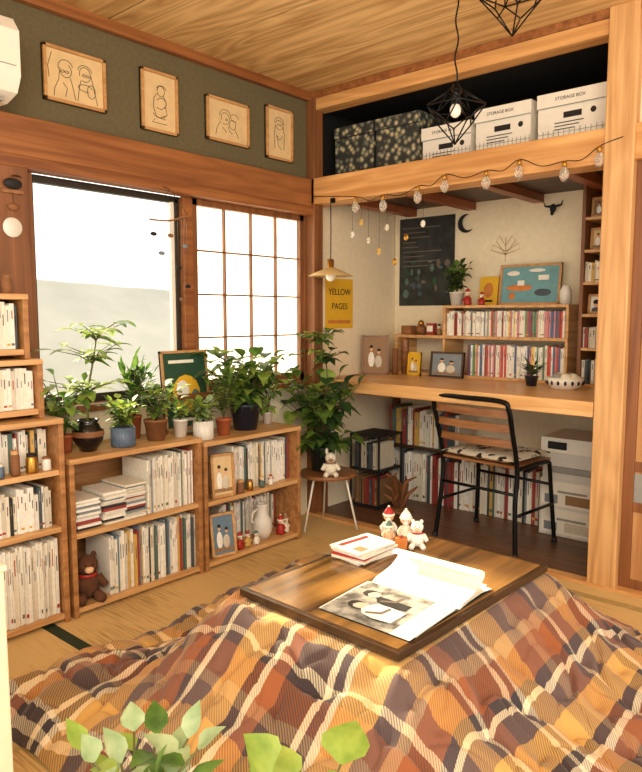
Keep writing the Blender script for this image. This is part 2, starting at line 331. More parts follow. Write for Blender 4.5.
def frame(name,c,w,h,face,tilt,mats,th=.012,fmat=W_frame,deco=None):
    b=MB(); fm,pm=fmat,mats
    b.box((-w/2,-.004,0),(w/2,.006,h),pm)
    for a,q in (((-w/2,-.01,0),(-w/2+th,.008,h)),((w/2-th,-.01,0),(w/2,.008,h)),((-w/2,-.01,0),(w/2,.008,th)),((-w/2,-.01,h-th),(w/2,.008,h))): b.box(a,q,fm)
    if deco: deco(b,w,h)
    o=b.done(name,.001); o.location=c; o.rotation_euler=(-tilt,0,face); return o
P2=math.pi/2
def dec_head(b,w,h):
    b.ball((0,-.005,h*.5),(w*.17,.002,h*.16),SKIN); b.ball((0,-.005,h*.6),(w*.2,.003,h*.13),INK); b.ball((0,-.006,h*.2),(w*.28,.003,h*.14),BM[3])
def dec_scene(b,w,h):
    b.ball((-w*.15,-.005,h*.38),(w*.12,.002,h*.2),BM[1]); b.ball((w*.12,-.005,h*.33),(w*.14,.003,h*.16),BM[9]); b.ball((-w*.15,-.006,h*.66),(w*.06,.003,h*.07),SKIN); b.ball((w*.14,-.006,h*.58),(w*.06,.003,h*.06),SKIN); b.ball((-w*.15,-.0065,h*.7),(w*.065,.003,h*.05),INK); b.ball((w*.14,-.0065,h*.62),(w*.065,.003,h*.045),INK); b.box((-w*.38,-.006,h*.12),(w*.38,-.004,h*.2),BM[11])
def dec_green(b,w,h):
    b.box((-w*.34,-.006,h*.84),(w*.2,-.004,h*.88),PAPER); b.ball((0,-.005,h*.45),(w*.3,.002,h*.24),YEL); b.ball((-.02,-.006,h*.5),(w*.14,.003,h*.12),BM[1]); b.ball((.05,-.006,h*.4),(w*.1,.003,h*.1),BM[6]); b.box((-w*.34,-.0065,h*.1),(w*.34,-.0045,h*.14),PAPER)
frame('framed_green_poster',(.05,-.93,.616),.27,.37,P2,.1,DKGREEN,deco=dec_green)
frame('framed_photo',(.262,-.905,.317),.12,.2,P2-.2,.1,CARD,deco=dec_scene)
frame('framed_photo',(.262,-.905,.037),.13,.2,P2-.2,.15,BM[13],deco=dec_scene,fmat=W_shelf2)
frame('framed_photo',(.1,-1.87,1.226),.09,.12,P2,.1,BM[9],deco=dec_head,fmat=W_dark)
def doll(name,c,h,cloth,face=0,hat=RED):
    b=MB()
    b.lathe([(0,0),(.2*h,0),(.24*h,.08*h),(.2*h,.3*h),(.12*h,.5*h),(.06*h,.56*h)],(0,0,0),cloth,14)
    b.ball((0,0,.68*h),(.17*h,.16*h,.16*h),SKIN)
    b.lathe([(.175*h,.74*h),(.15*h,.84*h),(.06*h,.97*h),(0,1.0*h)],(0,0,0),hat,12); b.lathe([(.17*h,.7*h),(.2*h,.73*h),(.18*h,.78*h),(.15*h,.78*h)],(0,0,0),WHT,12); b.ball((0,0,1.0*h),.04*h,WHT,8)
    for sx in (-1,1):
        b.tube([(sx*.12*h,0,.48*h),(sx*.24*h,-.06*h,.34*h),(sx*.2*h,-.14*h,.26*h)],[.05*h,.045*h,.04*h],cloth,8); b.ball((sx*.06*h,-.15*h,.71*h),.02*h,INK,6); b.ball((sx*.1*h,-.1*h,.03*h),(.07*h,.12*h,.05*h),INK,8)
    b.ball((0,-.16*h,.62*h),(.08*h,.04*h,.07*h),WHT,8); b.ball((0,-.165*h,.68*h),.025*h,SKIN,6)
    o=b.done(name); o.location=c; o.rotation_euler=(0,0,face); return o
def bear(name,c,s,mat,face,scarf=RED,snout=SKIN,ear=.014):
    b=MB()
    b.ball((0,0,.06),(.05,.045,.06),mat); b.ball((0,-.01,.14),(.042,.04,.04),mat); b.ball((0,-.045,.13),(.018,.015,.014),snout)
    for q in (-1,1): b.ball((q*.028,0,.175+ear-.014),(.012,.008,ear),mat); b.tube([(q*.04,-.01,.09),(q*.065,-.03,.05)],[.016,.014],mat,8); b.tube([(q*.025,-.02,.025),(q*.04,-.08,.02)],[.02,.018],mat,8); b.ball((q*.014,-.046,.15),.004,INK,6)
    b.lathe([(.036,.095),(.042,.1),(.036,.108)],(0,-.005,0),scarf,14)
    o=b.done(name); o.location=c; o.scale=(s,s,s); o.rotation_euler=(0,0,face); return o
bear('teddy_bear',(.22,-1.58,.036),1,BROWN,P2-.3)
doll('santa_figurine',(.24,-.79,.036),.085,RED,P2); doll('santa_figurine',(.23,-.50,.036),.1,RED,P2); doll('figurine',(.24,-.74,.036),.08,BM[5],P2,BM[4]); doll('figurine',(.22,-.455,.036),.09,BM[2],P2,BM[11]); doll('figurine',(.25,-.69,.036),.07,WHT,P2,BM[6])
b=MB(); b.lathe([(0,0),(.035,0),(.05,.04),(.048,.09),(.028,.125),(.03,.165),(.034,.175),(.024,.175),(.02,.13),(0,.12)],(0,0,0),WPOT); b.tube([(0,-.045,.08),(0,-.075,.1),(0,-.065,.14),(0,-.03,.155)],.006,WPOT,8)
ob=b.done('ceramic_jug'); ob.location=(.2,-.60,.036)
def jar(name,c,r,h,mat,lid):
    b=MB(); b.lathe([(0,0),(r,0),(r*1.05,h*.1),(r,h*.75),(r*.8,h*.85)],c,mat,18); b.lathe([(r*.85,h*.84),(r*.85,h),(0,h)],c,lid,18); b.done(name)
for k,(yy,zz) in enumerate(((-1.745,.586),(-1.80,.586),(-1.86,.586),(-1.92,.586))): jar('small_jar',(.255,yy,zz),.016+.004*(k%2),.05+.02*(k%3),[WPOT,BRASS,TERRAB,BLUEG][k],[W_slat,BLKP,W_frame,WHT][k])
jar('small_jar',(.262,-.80,.317),.018,.06,TERRAB,W_frame); jar('small_jar',(.262,-.74,.317),.016,.05,BRASS,W_slat); jar('small_jar',(.15,-1.81,1.226),.02,.07,TERRAB,W_slat)
doll('figurine',(.262,-.66,.317),.06,BM[6],P2,BM[5]); doll('figurine',(.262,-.60,.317),.055,WHT,P2,RED)
# ---------------------------------------------------------------- PLANTS
def pot(b,c,r,h,mat,kind=0):
    if kind==0: p=[(0,0),(r*.7,0),(r*.95,h*.9),(r,h*.9),(r,h),(r*.88,h),(r*.85,h*.85)]
    elif kind==1: p=[(0,0),(r*.5,0),(r*.95,h*.35),(r,h*.55),(r*.7,h*.85),(r*.6,h*.9),(r*.75,h),(r*.6,h),(r*.55,h*.85)]
    else: p=[(0,0),(r*.9,0),(r,h*.05),(r,h),(r*.9,h),(r*.9,h*.85)]
    b.lathe(p,c,mat,28)
    top=p[-1]; b.lathe([(0,top[1]),(top[0],top[1])],c,SOIL,20)
    if kind==2:
        for k in range(28):
            a=2*math.pi*k/28; b.tube([(c[0]+r*math.cos(a),c[1]+r*math.sin(a),c[2]+h*.05),(c[0]+r*math.cos(a),c[1]+r*math.sin(a),c[2]+h*.95)],r*.035,mat,4)
def foliage(b,c,n,hgt,spr,L,W,mats,per=6,droop=.35,shape=0,lo=.2,clipx=.0,up=0.0):
    c=Vector(c)
    for i in range(n):
        a=2*math.pi*(i+R.random()*.8)/n; s=spr*R.uniform(.35,1); hh=hgt*R.uniform(.55,1)
        tip=c+Vector((math.cos(a)*s,math.sin(a)*s,hh))
        if tip.x<clipx: tip.x=clipx+.01
        mid=c+(tip-c)*.5+Vector((-math.cos(a)*s*.15,-math.sin(a)*s*.15,hh*.1))
        pts=[c,mid,tip]; b.tube(pts,[.003,.0022,.0015],STEM,5)
        for k in range(per):
            t=lo+(1-lo)*k/max(1,per-1); p=(c.lerp(mid,t*2) if t<.5 else mid.lerp(tip,t*2-1))
            aa=R.uniform(0,6.28); d=Vector((math.cos(aa),math.sin(aa),R.uniform(-.1,.5)+up))
            if k==per-1: d=(tip-mid).normalized()+Vector((R.uniform(-.3,.3),R.uniform(-.3,.3),0))
            l=L*R.uniform(.7,1.1)
            if p.x+d.normalized().x*l<clipx: d.x=abs(d.x)
            b.leaf(p,d,l,W*R.uniform(.8,1.1),R.choice(mats),droop,shape)
b=MB(); c=(.18,-1.53,.616); pot(b,c,.06,.125,BLKG,1); b.lathe([(.061,.06),(.0625,.066),(.061,.082)],c,TERRAB,28)
trunk=[(.18,-1.53,.72),(.165,-1.52,.84),(.18,-1.50,.96),(.16,-1.47,1.05)]; b.tube(trunk,[.006,.005,.004,.003],STEM)
for p in trunk[1:]: foliage(b,p,8,.07,.16,.1,.042,[G1,G2,G2],3,.4,clipx=.02)
b.done('potted_money_tree')
b=MB(); c=(.14,-1.61,.616); pot(b,c,.036,.07,TERRA,0); foliage(b,(c[0],c[1],.68),12,.24,.12,.085,.04,[G1,G2],5,.5,clipx=.02); b.done('potted_leafy_plant')
b=MB(); c=(.2,-1.385,.616); pot(b,c,.048,.08,BLUEG,2); foliage(b,(c[0],c[1],.69),20,.12,.08,.055,.03,[G1,G2,G2],6,.25,1,clipx=.02); b.done('potted_bushy_plant')
b=MB(); c=(.18,-1.21,.616); pot(b,c,.052,.09,TERRAB,0); foliage(b,(c[0],c[1],.70),22,.16,.12,.055,.036,[G2,G1,G4],6,.3,1,clipx=.02); b.done('potted_herb')
b=MB(); c=(.07,-1.24,.616); pot(b,c,.03,.1,TERRA,0); foliage(b,(c[0],c[1],.71),18,.25,.09,.075,.022,[G3,G1],8,.15,up=.6,clipx=.02); b.done('potted_spiky_plant')
b=MB(); c=(.2,-1.095,.616); pot(b,c,.034,.08,WPOT,0); foliage(b,(c[0],c[1],.69),12,.07,.05,.05,.028,[G1,G2],4,.3,1,clipx=.02); b.done('potted_succulent')
b=MB(); c=(.21,-.975,.59); pot(b,c,.044,.085,WPOT,2); foliage(b,(c[0],c[1],.67),18,.1,.08,.055,.034,[G2,G4,G2],5,.3,1,clipx=.02); b.done('potted_ivy')
b=MB(); c=(.2,-.845,.59); pot(b,c,.038,.08,TERRA,0); foliage(b,(c[0],c[1],.67),16,.25,.1,.075,.028,[G1,G2],7,.25,up=.3,clipx=.02); b.done('potted_rosemary')
b=MB(); c=(.15,-.66,.59); pot(b,c,.08,.13,NAVY,0); foliage(b,(c[0],c[1],.71),26,.26,.24,.12,.07,[G1,G2,G1,G3],5,.5,1,clipx=.02); b.done('potted_pothos')
b=MB(); c=(.1,-.46,.59); pot(b,c,.03,.06,WPOT,0); foliage(b,(c[0],c[1],.64),10,.16,.1,.08,.04,[G2,G1],4,.4,clipx=.02); b.done('potted_small_fern')
# ---------------------------------------------------------------- STOOL + big plant
b=MB(); cx,cy=.27,-.17
b.lathe([(0,.29),(.15,.29),(.155,.3),(.15,.31),(0,.31)],(cx,cy,0),W_slat,32,False)
for k in range(3):
    a=math.radians(20+120*k); b.tube([(cx+.06*math.cos(a),cy+.06*math.sin(a),.29),(cx+.1*math.cos(a),cy+.1*math.sin(a),.28),(cx+.165*math.cos(a),cy+.165*math.sin(a),.006)],.006,WHT,8)
b.done('round_stool')
b=MB(); c=(cx-.06,cy+.02,.31); pot(b,c,.08,.13,M('dark_pot',(44,48,40),.5),0); foliage(b,(c[0],c[1],.42),30,.42,.22,.13,.08,[G3,G1,G1,G2],5,.45,1,clipx=.03); foliage(b,(c[0],c[1],.42),18,.08,.2,.11,.07,[G3,G1],4,.6,1,clipx=.03)
vine=[(c[0],c[1],.44),(.26,-.16,.7),(.22,-.13,.9),(.16,-.11,1.0)]; b.tube(vine,.004,STEM)
for p in vine[1:]: foliage(b,p,9,.06,.13,.085,.055,[G1,G2,G3],3,.4,1,clipx=.06)
b.done('potted_monstera')
bear('plush_rabbit',(cx+.075,cy-.07,.31),.7,BM[2],.75,BM[11],BM[11],.026)
# ---------------------------------------------------------------- DESK
b=MB(); b.add([(0.002,.035,.722),(1.622,-.05,.722),(1.645,.828,.722),(0.002,.828,.722),(0.002,.035,.787),(1.622,-.05,.787),(1.645,.828,.787),(0.002,.828,.787)],[(0,3,2,1),(4,5,6,7),(0,1,5,4),(1,2,6,5),(2,3,7,6),(3,0,4,7)],W_desk)
b.box((.02,.2,.69),(1.6,.24,.722),W_shelf); b.box((.02,.78,.0),(.06,.82,.722),W_postd); b.box((.005,.06,0),(.04,.1,.722),W_postd); b.done('desk_counter',.004)
Z=.787
b=MB(); S=W_shelf2; yf=.6; yb=.825
b.box((.16,yf,Z),(1.25,yb,Z+.015),S); b.box((.16,yf,1.012),(1.25,yb,1.03),S); b.box((.5,yf,1.19),(1.25,yb,1.206),S)
for x in (.16,.5,1.235): b.box((x,yf,Z+.015),(x+.016,yb,1.012),S)
for x in (.5,1.235): b.box((x,yf,1.03),(x+.016,yb,1.19),S)
b.done('desktop_bookshelf',.002)
b=MB(); books(b,(.66,.615,Z+.015),(1,0,0),(0,1,0),.57,.185,.13,MANGA,(.009,.014),.08); books(b,(.52,.615,1.03),(1,0,0),(0,1,0),.26,.145,.12,WB+[MANGA[5]],(.007,.013),.12); books(b,(.79,.615,1.03),(1,0,0),(0,1,0),.44,.145,.12,MANGA,(.009,.013),.06); b.done('row_of_comics')
frame('framed_photo',(.56,.55,Z),.22,.15,0,.12,BM[7],deco=dec_scene,fmat=W_dark)
frame('framed_photo',(.33,.56,Z),.09,.14,0,.1,YEL,fmat=YEL,deco=dec_scene)
frame('framed_photo',(.12,.45,Z),.16,.24,math.radians(35),.08,BM[11],fmat=W_postd,deco=dec_scene)
b=MB(); b.lathe([(0,0),(.022,0),(.024,.2),(.02,.22),(0,.22)],(.24,.6,Z),W_slat); b.lathe([(0,0),(.018,0),(.018,.16),(0,.16)],(.22,.52,Z),TERRAB); b.done('wooden_vase')
frame('framed_boat_print',(.965,.74,1.206),.36,.23,0,.12,TEAL,th=.014,deco=lambda b,w,h:[b.ball((-.06,-.006,h*.42),(.08,.003,.018),ORANGE),b.box((-.07,-.008,h*.47),(-.03,-.004,h*.6),PAPER),b.box((.05,-.008,h*.6),(.11,-.004,h*.72),PAPER),b.ball((.08,-.006,h*.3),(.05,.003,.02),BM[3]),b.ball((-.1,-.006,h*.78),(.04,.003,.014),PAPER),b.ball((.04,-.006,h*.84),(.05,.003,.01),PAPER),b.ball((-.1,-.006,h*.22),(.02,.003,.02),ORANGE)])
b=MB(); b.box((-.06,-.006,0),(.06,.006,.17),YEL); b.ball((0,-.007,.09),(.03,.003,.045),ORANGE); b.box((-.03,-.008,.02),(.03,-.005,.032),INK); ob=b.done('yellow_picture_book'); ob.location=(.70,.77,1.206); ob.rotation_euler=(-.15,0,0)
doll('santa_figurine',(.635,.65,1.206),.1,RED); doll('santa_figurine',(.72,.66,1.206),.08,RED); doll('figurine',(.43,.68,1.03),.07,BM[11],0,BROWN)
b=MB(); c=(.54,.69,1.206); pot(b,c,.045,.08,WPOT,0); foliage(b,(c[0],c[1],1.28),20,.17,.075,.065,.042,[G3,G1,G1],5,.4,1); b.done('potted_houseplant')
b=MB(); b.lathe([(0,0),(.03,0),(.032,.07),(.022,.09),(.022,.1),(0,.1)],(1.2,.68,1.206),WPOT); b.done('ceramic_jar')
b=MB()
b.box((.18,.64,1.03),(.25,.7,1.085),W_slat); b.lathe([(0,0),(.03,0),(.036,.04),(.02,.06),(0,.06)],(.3,.68,1.03),TERRAB); b.ball((.3,.68,1.1),.02,BRASS); b.box((.35,.66,1.03),(.4,.7,1.1),BM[4]); b.box((.355,.659,1.05),(.395,.66,1.085),PAPER); b.box((.455,.7,1.03),(.49,.74,1.09),W_slat); b.done('trinket_boxes')
b=MB(); c=(1.14,.42,Z); pot(b,c,.035,.05,NAVY,0); foliage(b,(c[0],c[1],Z+.045),18,.07,.06,.06,.014,[G3],4,.2,up=.4); b.done('potted_cactus')
b=MB(); c=(1.33,.38,Z)
b.lathe([(0,0),(.06,0),(.085,.03),(.09,.06),(.083,.06),(.05,.015),(0,.012)],c,WPOT,32)
for k in range(16):
    a=k*.393; b.ball((c[0]+.085*math.cos(a),c[1]+.085*math.sin(a),c[2]+.035),(.008,.008,.012),NAVY,6)
for k in range(5): b.ball((c[0]+.04*math.cos(k*1.3),c[1]+.04*math.sin(k*1.3),c[2]+.05),(.03,.03,.03),GREY if k%2 else BM[2])
b.done('ceramic_bowl')
b=MB(); x0,x1,yf=1.32,1.63,.55
b.box((x0,yf,Z),(x0+.018,.815,1.80),W_postd); b.box((x1-.018,yf,Z),(x1,.815,1.80),S); b.box((x0,.815,Z),(x1,.825,1.8),S)
zs=[Z,.97,1.14,1.30,1.46,1.62,1.785]
for z in zs: b.box((x0+.018,yf,z),(x1-.018,.815,z+.015),S)
b.done('tall_bookcase',.002)
b=MB()
for i,z in enumerate(zs[:-1]):
    if i in (0,1,3): books(b,(x0+.02,yf+.012,z+.015),(1,0,0),(0,1,0),.265,[.13,.12,.1,.11,.1,.1][i],.12,WB,(.008,.02),.2)
b.done('row_of_books')
frame('framed_photo',(1.4,.6,zs[4]+.015),.1,.11,0,.1,CARD,deco=dec_scene); frame('framed_photo',(1.4,.6,zs[5]+.015),.1,.1,0,.1,BM[11],deco=dec_scene); frame('framed_photo',(1.39,.6,zs[2]+.015),.08,.1,0,.1,BM[1],deco=dec_head)
doll('figurine',(1.5,.62,zs[4]+.015),.08,RED,0,RED)
b=MB(); PD=M('poster_dark',(42,46,44),.6,var=.6,scale=14)
b.box((.035,.824,1.21),(.44,.83,1.765),PD)
for k in range(9): b.box((.06,.8225,1.70-.03*k),(.06+R.uniform(.08,.34),.824,1.706-.03*k),INK2)
for k in range(26): b.ball((R.uniform(.07,.41),.8235,R.uniform(1.25,1.5)),(R.uniform(.008,.03),.0015,R.uniform(.008,.03)),R.choice([BM[3],BM[6],INK2,BM[7],DKGREEN]),8)
b.done('dark_wall_poster')
b=MB(); vs=[];n=20
for k in range(n+1):
    a=math.radians(70+ 250*k/n); vs.append((.52+.055*math.cos(a),.82,1.7+.055*math.sin(a)))
for k in range(n+1):
    a=math.radians(70+250*k/n); q=math.sin(math.pi*k/n); rr=.055-.03*q; vs.append((.52+rr*math.cos(a),.82,1.7+rr*math.sin(a)))
b.add(vs,[(k,k+1,n+2+k,n+1+k) for k in range(n)],BLKP); o=b.done('crescent_moon_ornament'); so=o.modifiers.new('solid','SOLIDIFY'); so.thickness=.006
b=MB()
for s in (-1,1): b.tube([(.78,.82,1.5),(.78+s*.06,.82,1.58),(.78+s*.04,.82,1.61),(.78,.82,1.55)],.0012,BRASS,5); b.tube([(.78,.82,1.5),(.78+s*.09,.82,1.53),(.78+s*.08,.82,1.56),(.78,.82,1.52)],.0012,BRASS,5)
b.tube([(.78,.82,1.46),(.78,.82,1.6)],.0012,BRASS,5); b.done('wire_leaf_ornament')
b=MB(); b.ball((1.06,.81,1.735),(.018,.01,.026),BLKP); b.ball((1.06,.8,1.71),(.010,.01,.015),BLKP)
for s in (-1,1): b.tube([(1.06+s*.014,.81,1.745),(1.06+s*.045,.81,1.75),(1.06+s*.055,.81,1.775)],[.007,.005,.002],BLKP,6)
b.done('bull_head_ornament')
b=MB(); b.box((0,.118,1.07),(.004,.373,1.365),YEL); b.box((.004,.14,1.1),(.0046,.35,1.12),ORANGE); yp=b.done('yellow_poster')
text('YELLOW',.052,(.006,.245,1.285),(P2,0,P2),INK,yp); text('PAGES',.052,(.006,.245,1.2),(P2,0,P2),INK,yp,'lettering_lower')
# ---------------------------------------------------------------- UNDER DESK
b=MB(); books(b,(.12,.6,.0),(1,0,0),(0,1,0),1.0,.31,.2,WB+[BM[3],BM[6],BM[4],BM[7]],(.01,.024),.12)
b.box((.1,.58,.33),(.62,.82,.345),W_dark); b.box((.1,.58,.0),(.115,.82,.33),W_dark); books(b,(.12,.6,.346),(1,0,0),(0,1,0),.5,.24,.2,[BM[6],BM[5],BM[4],BM[0],BM[12],BM[3]],(.012,.03),.15)
b.done('row_of_books')
b=MB()
for z in (.0,.22,.43): b.box((.06,.28,z),(.28,.52,z+.01),BLKP)
for x,y in ((.06,.28),(.27,.28),(.06,.51),(.27,.51)): b.box((x,y,0),(x+.01,y+.01,.44),BLKP)
for k in range(7): b.box((.07+.032*k,.281,.01),(.072+.032*k,.283,.43),BLKP)
b.done('black_wire_rack',.001)
b=MB(); books(b,(.08,.3,.011),(1,0,0),(0,1,0),.17,.17,.18,[BM[11],BM[4],BM[10],BM[3]],(.01,.02),.1); books(b,(.08,.3,.231),(1,0,0),(0,1,0),.17,.16,.18,[BM[9],BM[10],BM[3]],(.01,.02),.1); b.done('row_of_books')
b=MB()
for k in range(11):
    a=R.uniform(0,6.28); b.tube([(.42,.30,.02),(.42+.05*math.cos(a),.30+.05*math.sin(a),.08+.015*k),(.42+.1*math.cos(a+.5),.30+.09*math.sin(a+.5),.12+.014*k)],[.018,.012,.005],TERRAB,7)
b.ball((.42,.30,.02),(.08,.07,.02),TERRAB); b.done('driftwood_ornament')
b=MB(); x0,x1=1.17,1.52; yf=.5
b.box((x0,yf,0),(x1,.8,.3),LGREY)
for k in range(2):
    b.box((x0+.012,yf-.006,.015+.145*k),(x1-.012,yf,.145+.145*k),WHT); b.box((x0+.1,yf-.014,.09+.145*k),(x1-.1,yf-.004,.1+.145*k),GREY)
    b.box((x0+.03,yf-.008,.03+.145*k),(x0+.1,yf-.005,.075+.145*k),BM[7]); b.box((x0+.14,yf-.008,.03+.145*k),(x0+.3,yf-.005,.08+.145*k),[BM[9],BM[11]][k])
b.done('plastic_drawer_cabinet',.004)
b=MB(); b.box((x0+.01,yf,.3),(x1-.01,.8,.44),LGREY); b.box((x0,yf-.01,.44),(x1,.81,.52),WHT); b.box((x0+.05,yf-.02,.34),(x1-.05,yf+.01,.37),GREY); b.box((x0+.04,yf-.015,.46),(x0+.14,yf-.008,.5),BLKP); b.done('printer',.006)
# ---------------------------------------------------------------- CHAIR
b=MB()
def sm(pts,n=6):
    pts=[Vector(p) for p in pts]; out=[]
    for i in range(len(pts)-1):
        p0=pts[max(i-1,0)];p1=pts[i];p2=pts[i+1];p3=pts[min(i+2,len(pts)-1)]
        for k in range(n):
            t=k/n; out.append(.5*((2*p1)+(-p0+p2)*t+(2*p0-5*p1+4*p2-p3)*t*t+(-p0+3*p1-3*p2+p3)*t**3))
    out.append(pts[-1]); return out
w=.215
b.tube(sm([(-w-.02,-.17,0),(-w,-.15,.25),(-w,-.14,.42),(-w,-.19,.6),(-w,-.225,.71),(-w+.03,-.235,.75),(0,-.25,.755),(w-.03,-.235,.75),(w,-.225,.71),(w,-.19,.6),(w,-.14,.42),(w,-.15,.25),(w+.02,-.17,0)]),.012,BLK,10)
for s in (-1,1):
    b.tube(sm([(s*(w+.02),.2,0),(s*w,.18,.3),(s*w,.165,.39),(s*w,.14,.42),(s*w,0,.425),(s*w,-.14,.42)]),.011,BLK,10)
    b.tube([(s*(w+.01),-.155,.2),(s*(w+.01),.185,.2)],.008,BLK,8)
    for yy in (-.17,.2): b.lathe([(0,0),(.015,0),(.013,.025),(0,.025)],(s*(w+.02),yy,0),BLKP,10)
b.tube([(-w,.18,.3),(w,.18,.3)],.008,BLK,8); b.tube([(-w,-.15,.3),(w,-.15,.3)],.008,BLK,8); b.tube([(-w,.15,.42),(w,.15,.42)],.01,BLK,8)
for z,y in ((.69,-.215),(.62,-.195),(.545,-.172)):
    n=8
    for k in range(n):
        a=-w+2*w*k/n; c2=-w+2*w*(k+1)/n; f=lambda x:-.025*(1-(x/w)**2)
        b.cbox((a,y+f(a),z-.018),(c2-a,f(c2)-f(a),0),(0,.01,0),(0,.004,.036),W_slat)
b.box((-w,-.15,.425),(w,.17,.437),W_slat)
ob=b.done('metal_chair'); ob.location=(1.045,.22,0.002); ob.rotation_euler=(0,0,math.radians(-6))
m,nt,bs=newmat('cushion_print'); vo=nt.nodes.new('ShaderNodeTexNoise'); vo.inputs['Scale'].default_value=26; vo.inputs['Detail'].default_value=1; tc=nt.nodes.new('ShaderNodeTexCoord'); nt.links.new(tc.outputs['Object'],vo.inputs['Vector']); r=nt.nodes.new('ShaderNodeValToRGB'); r.color_ramp.interpolation='CONSTANT'; r.color_ramp.elements[0].color=lin((40,36,34)); r.color_ramp.elements[1].position=.41; r.color_ramp.elements[1].color=lin((226,216,194)); nt.links.new(vo.outputs['Fac'],r.inputs['Fac']); nt.links.new(r.outputs['Color'],bs.inputs['Base Color'])
cu=MB(); n=14;vs=[];fs=[]
for side in (1,-1):
    o0=len(vs)
    for i in range(n+1):
        for j in range(n+1):
            x=-1+2*i/n;y=-1+2*j/n; e=max(0,(1-x**4)*(1-y**4))**.4; vs.append((x*.21,.01+y*.18,.46+side*.02*e))
    for i in range(n):
        for j in range(n):
            a=o0+i*(n+1)+j; fs.append((a,a+1,a+n+2,a+n+1))
cu.add(vs,fs,m,True); cu.done('seat_cushion',parent=ob)
# ---------------------------------------------------------------- UPPER BOXES
m,nt,bs=newmat('floral_box'); tc=nt.nodes.new('ShaderNodeTexCoord'); vo=nt.nodes.new('ShaderNodeTexVoronoi'); vo.inputs['Scale'].default_value=32; nt.links.new(tc.outputs['Object'],vo.inputs['Vector']); r=nt.nodes.new('ShaderNodeValToRGB'); e=r.color_ramp.elements; e[0].color=lin((206,186,136)); e[0].position=.16; e[1].position=.58; e[1].color=lin((50,52,50)); x=r.color_ramp.elements.new(.36); x.color=lin((120,122,104)); nt.links.new(vo.outputs['Distance'],r.inputs['Fac']); nt.links.new(r.outputs['Color'],bs.inputs['Base Color']); FLOR=m
for (xa,xb) in ((.07,.345),(.355,.635)):
    b=MB(); b.box((xa+.004,.12,1.88),(xb-.004,.5,2.14),FLOR); b.box((xa,.112,2.13),(xb,.508,2.19),FLOR); b.box((xa,.111,2.128),(xb,.113,2.133),BLKP); b.done('floral_storage_box',.003)
for (xa,xb,zt) in ((.65,.93,2.09),(.95,1.235,2.125),(1.262,1.585,2.13)):
    b=MB(); b.box((xa+.004,.12,1.88),(xb-.004,.5,zt-.05),WHT); b.box((xa,.112,zt-.06),(xb,.508,zt),WHT); cx=(xa+xb)/2
    b.box((xa,.111,zt-.064),(xb,.113,zt-.060),GREY)
    b.box((cx-.04,.1165,zt-.115),(cx+.04,.12,zt-.09),BLKP); b.ball((cx+.09,.119,zt-.1),(.013,.002,.013),INK)
    for k in range(3): b.box((cx-.08,.1175,zt-.135-.014*k),(cx+.05-.02*k,.12,zt-.131-.014*k),INK)
    for k in range(14): x=xa+.006+(xb-xa-.014)*k/13; b.box((x,.116,1.88),(x+.0015,.12,1.97),GREY)
    for k in range(4): b.box((xa+.006,.116,1.895+.02*k),(xb-.006,.12,1.8965+.02*k),GREY)
    ob=b.done('cardboard_storage_box',.002); text('STORAGE BOX',.02,(cx-.01,.111,zt-.03),(P2,0,0),INK,ob)
# ---------------------------------------------------------------- LIGHTS HANGING
b=MB(); px,py,pz=.2,-.07,1.375
b.tube([(px,py,1.752),(px+.002,py,1.6),(px,py,pz+.07)],.003,STRING,6); b.lathe([(0,.075),(.018,.075),(.018,.03),(.03,.02)],(px,py,pz),BRASS,20)
SHADE=M('shade_enamel',(206,176,120),.4,var=.05)
b.lathe([(.02,.03),(.05,.018),(.118,-.012),(.12,-.016),(.117,-.016),(.05,.012),(.02,.022)],(px,py,pz),SHADE,40)
BULB=newmat('bulb_frosted')[0]; BULB.node_tree.nodes['Principled BSDF'].inputs['Base Color'].default_value=(1,.95,.85,1); BULB.node_tree.nodes['Principled BSDF'].inputs['Roughness'].default_value=.2
b.ball((px,py,pz-.016),.028,BULB); b.box((px-.012,-.06,1.75),(px+.012,-.045,1.775),BLK); b.tube([(px,-.05,1.762),(px,py,1.755)],.002,BLK,5); b.done('pendant_lamp')
def wirelamp(name,c,r,seed):
    b=MB(); c=Vector(c); n=5
    top=c+Vector((0,0,r*.95)); bot=c-Vector((0,0,r*1.0))
    A=[c+Vector((r*math.cos(seed+k*2*math.pi/n),r*math.sin(seed+k*2*math.pi/n),r*.2)) for k in range(n)]
    B=[c+Vector((r*.55*math.cos(seed+(k+.5)*2*math.pi/n),r*.55*math.sin(seed+(k+.5)*2*math.pi/n),-r*.35)) for k in range(n)]
    T=[c+Vector((r*.3*math.cos(seed+(k+.5)*2*math.pi/n),r*.3*math.sin(seed+(k+.5)*2*math.pi/n),r*.7)) for k in range(n)]
    E=[]
    for k in range(n): E+=[(A[k],T[k]),(A[(k+1)%n],T[k]),(T[k],T[(k+1)%n]),(A[k],B[k]),(A[(k+1)%n],B[k]),(B[k],bot),(T[k],top),(A[k],A[(k+1)%n])]
    for p,q in E: b.tube([p,q],.0026,BLK,6)
    b.lathe([(0,0),(.012,0),(.016,-.03),(.014,-.07),(0,-.07)],top,BLK,14); b.ball(top-Vector((0,0,.09)),(.02,.02,.025),BULB)
    pts=[];N=30
    for k in range(N+1):
        t=k/N; pts.append(Vector((top.x+.004*math.sin(t*22),top.y+.004*math.cos(t*17),top.z+(H-top.z)*t)))
    b.tube(pts,.003,BLK,6); b.lathe([(0,H-.02),(.03,H-.018),(.03,H),(0,H)],(top.x,top.y,0),BLK,16); b.done(name)
wirelamp('wire_pendant_lamp',(1.36,-.77,1.85),.105,.3); wirelamp('wire_pendant_lamp',(1.59,-.82,2.15),.115,1.0)
CL=newmat('clear_glass')[0]; q=CL.node_tree.nodes['Principled BSDF']; q.inputs['Transmission Weight'].default_value=.8; q.inputs['Roughness'].default_value=.05; q.inputs['Base Color'].default_value=(1,.95,.85,1)
